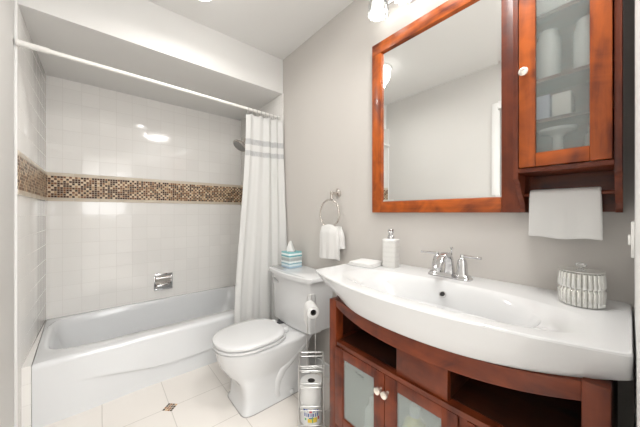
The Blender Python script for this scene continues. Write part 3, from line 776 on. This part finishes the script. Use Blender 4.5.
# towel ring
ry_, rz_ = 1.250, H+.126
t = thing('towel_ring', 'brushed nickel towel ring on the grey wall above the toilet tank', 'towel ring', (XR, ry_, rz_))
b = NB(); lathe(b, [(.028, 0), (.028, .006), (.021, .010), (.014, .014)], (XR, ry_, rz_), axis=(-1, 0, 0), seg=22)
lathe(b, [(.013, 0), (.010, .008), (.009, .048), (.013, .052), (.013, .064), (.008, .068)], (XR, ry_, rz_), axis=(-1, 0, 0), seg=18)
tube(b, [V(XR-.004, ry_, rz_+.02), V(XR-.008, ry_, rz_+.032)], [.004, .006], 8)
obj('wall_mount', b, M['nickel'], t)
b = NB(); tube(b, [V(XR-.058, ry_, rz_+.008), V(XR-.058, ry_, rz_-.04)], [.0085, .010], 12); tube(b, [V(XR-.058, ry_-.012, rz_-.037), V(XR-.058, ry_+.012, rz_-.037)], .006, 12)
obj('post', b, M['nickel'], t)
rc = V(XR-.058, ry_+.022, rz_-.040-.094)
b = NB(); tube(b, [rc+V(0, .092*math.sin(a), .092*math.cos(a)) for a in [2*PI*i/40 for i in range(40)]], 0.0055, 10, closed=True)
obj('ring', b, M['nickel'], t)
# hand towel through the ring
b = NB(); rings = []; tz = rc.z-.092; N2 = 48
for j in range(26):
    v = j/25; z = tz+.016-.215*v
    wdt = .076+.014*sm(v*3)+.004*v; thk = (.012+.014*sm(v*4)) if v > .03 else .006
    r = []
    for i in range(N2):
        a = 2*PI*i/N2; c, s = math.cos(a), math.sin(a)
        yy = wdt*sgnpow(c, .8)
        xx = thk*sgnpow(s, .75)+.0045*math.sin(yy*95+1.0)*sm(v*2)
        zz = z+(.006*math.cos(yy*40) if v < .05 else 0)-(.010*(1 if s > 0 else 0)*sm((v-.9)/.1))-yy*.05*v
        r.append(V(rc.x+xx, rc.y+yy-.002*v, zz))
    rings.append(r)
loft(b, rings)
bb = NB(); rings = []
for j in range(20):
    v = j/19; r = []
    for i in range(N2):
        a = 2*PI*i/N2; c, s = math.cos(a), math.sin(a); yy = (.040+.016*sm(v*2))*sgnpow(c, .8)
        r.append(V(rc.x+.022+(.008+.010*sm(v*3))*sgnpow(s, .75)+.004*math.sin(yy*80)*v, rc.y-.050+yy-.010*v, tz+.010-.150*v-.012*math.sin(yy*30)*v))
    rings.append(r)
loft(bb, rings); merge(b, bb)
tag(obj('hand_towel', b, M['towel'], None, 60), 'white hand towel hanging folded from the nickel towel ring', 'towel')

# ------------------------------------------------------------------ mirror
MY0, MY1, MZ0, MZ1 = .258, .945, H, H+.944
t = thing('wall_mirror', 'large wall mirror in a cherry wood frame above the sink', 'mirror', (XR, (MY0+MY1)/2, MZ0))
fw = .062; xa, xb = XR-.028, XR-.001
def member(y0, y1, z0, z1, m, nm):
    b = NB(); box(b, xa, xb, y0, y1, z0, z1, .003); obj(nm, b, m, t)
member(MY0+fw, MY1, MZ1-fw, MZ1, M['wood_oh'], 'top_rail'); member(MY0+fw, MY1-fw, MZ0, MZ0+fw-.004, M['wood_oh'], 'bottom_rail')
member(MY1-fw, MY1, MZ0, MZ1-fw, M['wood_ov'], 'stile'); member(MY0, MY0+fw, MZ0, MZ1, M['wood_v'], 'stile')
b = NB()
ga, gb, gc, gd = MY0+fw, MY1-fw, MZ0+fw-.004, MZ1-fw
def rc4(d, x): return [V(x, ga+d, gc+d), V(x, gb-d, gc+d), V(x, gb-d, gd-d), V(x, ga+d, gd-d)]
loft(b, [rc4(0, XR-.016), rc4(.012, XR-.0185)], False, False); bb = b.verts[:][-4:]; b.faces.new(bb)
obj('glass', b, M['mirror'], t, 5)

# ------------------------------------------------------------------ wall hutch
HY0, HY1, HX = .013, .250, 1.048; ZB, ZT = H+.128, H+.952
t = thing('wall_cabinet', 'cherry wood hanging cabinet with glass door beside the mirror', 'cabinet', (XR-.08, (HY0+HY1)/2, H))
pr_ = [(XR-.001, H), (HX+.092, H), (HX+.080, H+.012), (HX+.082, H+.028), (HX+.066, H+.045), (HX+.045, H+.062), (HX+.030, H+.078), (HX+.022, H+.095), (HX+.010, H+.103), (HX, H+.110), (HX, ZT), (XR-.001, ZT)]
for y0 in (HY0, HY1-.014):
    b = NB(); prism(b, pr_, 'y', y0, y0+.014, .001); obj('side_panel', b, M['wood_v'], t)
iy0, iy1 = HY0+.014, HY1-.014
b = NB(); box(b, XR-.010, XR-.001, iy0, iy1, H+.002, ZT); obj('back_panel', b, M['wood_h'], t)
b = NB(); box(b, HX-.004, XR-.010, iy0, iy1, ZB, ZB+.014, .0015); obj('bottom_board', b, M['wood_h'], t)
b = NB(); box(b, HX, XR-.010, iy0, iy1, ZT-.016, ZT, .0015); obj('top_board', b, M['wood_h'], t)
b = NB(); box(b, HX-.02, XR-.001, HY0-.012, HY1+.012, ZT, ZT+.022, .005); obj('crown', b, M['wood_h'], t)
shz = [1.44, 1.57, 1.775]
for z in shz:
    b = NB(); box(b, HX+.035, XR-.011, iy0+.001, iy1-.001, z-.012, z); obj('shelf', b, M['wood_h'], t)
b = NB(); tube(b, [V(1.135, iy0, H+.060), V(1.135, iy1, H+.060)], .006, 12); obj('towel_bar', b, M['wood_h'], t)
b = NB(); d0, d1_ = iy0+.003, iy1-.004; zb, zt = ZB+.016, ZT-.018; s = .042; xa, xb = HX-.012, HX+.008
box(b, xa, xb, d0, d0+s, zb, zt, .0025); box(b, xa, xb, d1_-s, d1_, zb, zt, .0025)
dd = obj('door', b, M['wood_ov'], t)
b = NB(); box(b, xa+.001, xb, d0+s, d1_-s, zb, zb+s, .002); obj('door_rail', b, M['wood_oh'], dd)
b = NB(); box(b, xa+.001, xb, d0+s, d1_-s, zt-s, zt, .002); obj('door_rail', b, M['wood_oh'], dd)
b = NB(); box(b, xa+.009, xa+.0125, d0+s-.004, d1_-s+.004, zb+s-.004, zt-s+.004); obj('glass_pane', b, M['glass_hutch'], dd, label='lightly obscured glass pane')
b = NB(); lathe(b, [(.006, 0), (.005, .008), (.006, .012), (.0125, .017), (.013, .022), (.010, .025), (.004, .026)], (xa, .216, H+.443), axis=(-1, 0, 0), seg=20); obj('knob', b, M['knob'], dd)
# contents
def jar(x, y, z, r, h, m, label, nm='jar'):
    b = NB(); lathe(b, [(r*.92, 0), (r, .005), (r, h*.8), (r*.8, h*.88), (r*.8, h*.97), (r*.7, h)], (x, y, z+.0005), seg=20)
    tag(obj(nm, b, m), label, nm.replace('_', ' '), 'pale bottles in the glass cabinet')
jar(1.135, .175, 1.57, .032, .165, M['white_glaze'], 'tall pale bottle on the cabinet shelf level with the knob', 'bottle')
jar(1.135, .085, 1.57, .030, .16, M['white_glaze'], 'pale bottle on the same cabinet shelf, nearer the right stile', 'bottle')
b = NB(); box(b, 1.10, 1.17, .165, .225, 1.4405, 1.52, .003); tag(obj('box', b, mat('lilac_card', (.45, .47, .62), .5)), 'small lilac box on the cabinet shelf behind the glass', 'box')
b = NB(); box(b, 1.10, 1.17, .115, .160, 1.4405, 1.515, .003); tag(obj('box', b, mat('cream_card', (.75, .70, .66), .5)), 'small cream box beside the lilac one behind the glass', 'box')
b = NB(); lathe(b, [(.034, 0), (.034, .006), (.014, .012), (.013, .10), (.02, .11), (.045, .118), (.047, .126)], (1.13, .15, ZB+.0145), seg=24)
tag(obj('candle_holder', b, M['white_glaze']), 'white pedestal candle holder at the bottom of the glass cabinet', 'candle holder')
b = NB(); lathe(b, [(.022, 0), (.024, .005), (.024, .09), (.016, .10), (.016, .115)], (1.13, .065, ZB+.0145), seg=20)
tag(obj('bottle', b, M['white_glaze']), 'short white bottle at the bottom right of the glass cabinet', 'bottle')
b = NB(); box(b, 1.09, 1.17, .05, .21, 1.7755, 1.87, .012, 3); tag(obj('folded_towel', b, M['towel']), 'folded white towel on the upper shelf of the glass cabinet', 'towel')

# towel over the bar
b = NB(); ty0, ty1 = .054, .221; bxc, bz = 1.135, H+.060; n = 26
prof = []
r_ = .013
for z in [H-.082+i*(.142/10) for i in range(10)]: prof.append((bxc-r_, z))
for a in [PI-PI*i/8 for i in range(9)]: prof.append((bxc+r_*math.cos(a), bz+r_*.9*math.sin(a)))
for z in [bz-i*(.125/9) for i in range(1, 10)]: prof.append((bxc+r_, z))
rows = []
for i in range(n+1):
    u = i/n; y = ty0+(ty1-ty0)*u
    rows.append([V(x-(.003*math.sin(u*17)+.006*u*(1-u))*(1 if x < bxc else .3)*sm((bz-z)/.1), y+.004*(u-.5)*(bz-z)/.1, z+.0025*math.sin(u*9) if k < 3 else z) for k, (x, z) in enumerate(prof)])
loft(b, rows, closed=False)
o = obj('hand_towel', b, M['towel'], None, 70); s_ = o.modifiers.new('s', 'SOLIDIFY'); s_.thickness = .011; s_.offset = 0
bv = o.modifiers.new('b', 'BEVEL'); bv.width = .004; bv.segments = 2
tag(o, 'white terry hand towel draped over the wooden bar below the glass cabinet', 'towel')

# ------------------------------------------------------------------ fluted canister
x, y = 1.085, .093; R = .050
t = thing('canister', 'silver fluted glass canister with lid at the right end of the sink', 'canister', (x, y, DZT))
m = mat('mercury_glass', (.72, .72, .69), .15, .85)
b = NB(); n = 312
rings = []
for zz, f in ((.0005, .93), (.004, .98), (.042, 1.03), (.046, 1.0), (.050, .985), (.054, 1.0), (.058, 1.03), (.094, .99), (.097, .95)):
    r = []
    for i in range(n):
        a = 2*PI*i/n; fl = abs(math.cos(13*a)); dep = .12*fl**.5-.06 if zz not in (.0005, .050, .097) else .0
        q = R*f*(.955+dep); r.append(V(x+q*math.cos(a), y+q*math.sin(a), DZT+zz))
    rings.append(r)
loft(b, rings); obj('fluted_body', b, m, t, 25)
b = NB(); lathe(b, [(.047, .0975), (.0505, .099), (.0505, .101), (.040, .1035), (.012, .105)], (x, y, DZT), seg=48); obj('lid', b, m, t)
b = NB(); lathe(b, [(.006, .106), (.006, .108), (.012, .112), (.013, .117), (.008, .122)], (x, y, DZT), seg=8); obj('lid_knob', b, M['crystal'], t, 5)

# ------------------------------------------------------------------ switch plate on the end wall
t = thing('switch_plate', 'white light switch plate on the end wall past the glass cabinet', 'light switch', (1.10, EY, 1.05))
b = NB(); box(b, 1.03, 1.15, EY, EY+.0065, H-.115, H-.025, .002); obj('plate', b, M['plastic'], t)
for xx in (1.065, 1.115):
    b = NB(); box(b, xx-.006, xx+.006, EY+.006, EY+.012, H-.085, H-.06, .002); obj('toggle', b, M['plastic'], t)

# ------------------------------------------------------------------ vanity light
vy = [.835, .685, .535, .385]; vx = 1.095; vz = H+1.02
t = thing('vanity_light', 'chrome four-light wall fixture with ribbed glass shades above the mirror', 'wall light', (XR, .61, vz+.1))
b = NB(); box(b, XR-.018, XR, .50, .72, vz+.045, vz+.135, .004); obj('back_plate', b, M['chrome'], t)
b = NB(); tube(b, [V(1.165, .33, vz+.085), V(1.165, .89, vz+.085)], .009, 12); obj('bar', b, M['chrome'], t)
b = NB(); tube(b, [V(XR-.01, .61, vz+.085), V(1.165, .61, vz+.085)], .012, 12); obj('stem', b, M['chrome'], t)
for y in vy:
    b = NB(); tube(b, [V(1.165, y, vz+.085), V(1.14, y, vz+.14), V(vx+.01, y, vz+.155), V(vx, y, vz+.15)], .006, 10); lathe(b, [(.02, .10), (.026, .105), (.026, .135), (.012, .15)], (vx, y, vz), seg=20)
    a_ = obj('arm', b, M['chrome'], t)
    b = NB(); lathe(b, [(.024, .118), (.040, .112), (.046, .09), (.050, .05), (.054, .0), (.0515, .0), (.047, .05), (.043, .09), (.038, .108), (.024, .114)], (vx, y, vz), seg=72, rib=.03, ribn=12, cap0=False, cap1=False)
    s_o = obj('glass_shade', b, M['shade'], t, 50, label='clear ribbed glass shade')
    b = NB(); lathe(b, [(.010, .104), (.012, .095), (.024, .075), (.030, .050), (.026, .028), (.014, .014), (.003, .010)], (vx, y, vz), seg=24); obj('bulb', b, M['bulb'], t)
    l = bpy.data.lights.new('bulb_light', 'POINT'); l.energy = BULB_W; l.shadow_soft_size = .035; l.color = (1, .95, .88)
    lo = bpy.data.objects.new('bulb_light', l); C.objects.link(lo); lo.parent = t; lo.location = V(vx, y, vz-.005)-Vector(t.location)

# ceiling dome light
lx, ly = .414, 1.485
t = thing('ceiling_light', 'round white dome ceiling light near the soffit', 'ceiling light', (lx, ly, CEIL))
b = NB(); lathe(b, [(.110, 0), (.110, -.010), (.102, -.016), (.09, -.016)], (lx, ly, CEIL), seg=48, cap1=False); obj('trim_ring', b, M['trim'], t)
b = NB(); lathe(b, [(.080, -.014), (.090, -.035), (.094, -.06), (.092, -.085), (.080, -.115), (.060, -.137), (.035, -.150), (.012, -.154)], (lx, ly, CEIL), seg=48, cap0=False); obj('globe', b, M['disc'], t)
t = thing('ceiling_light', 'added fill light on the ceiling over the sink side, out of view', 'ceiling light', (.76, .33, CEIL))  # added fixture that carries the fill over the sink
b = NB(); lathe(b, [(.19, 0), (.19, -.012), (.18, -.02)], (.76, .33, CEIL), seg=48, cap1=False); obj('trim_ring', b, M['trim'], t)
b = NB(); lathe(b, [(.18, -.018), (.05, -.024)], (.76, .33, CEIL), seg=48, cap0=False); obj('fill_diffuser', b, M['panel'], t)
# casing for the added hall fill light, out of view
b = NB(); box(b, -.35, .55, -1.2, -.3, CEIL-.025, CEIL, .005); o = struct('trim_13', b, M['trim'])
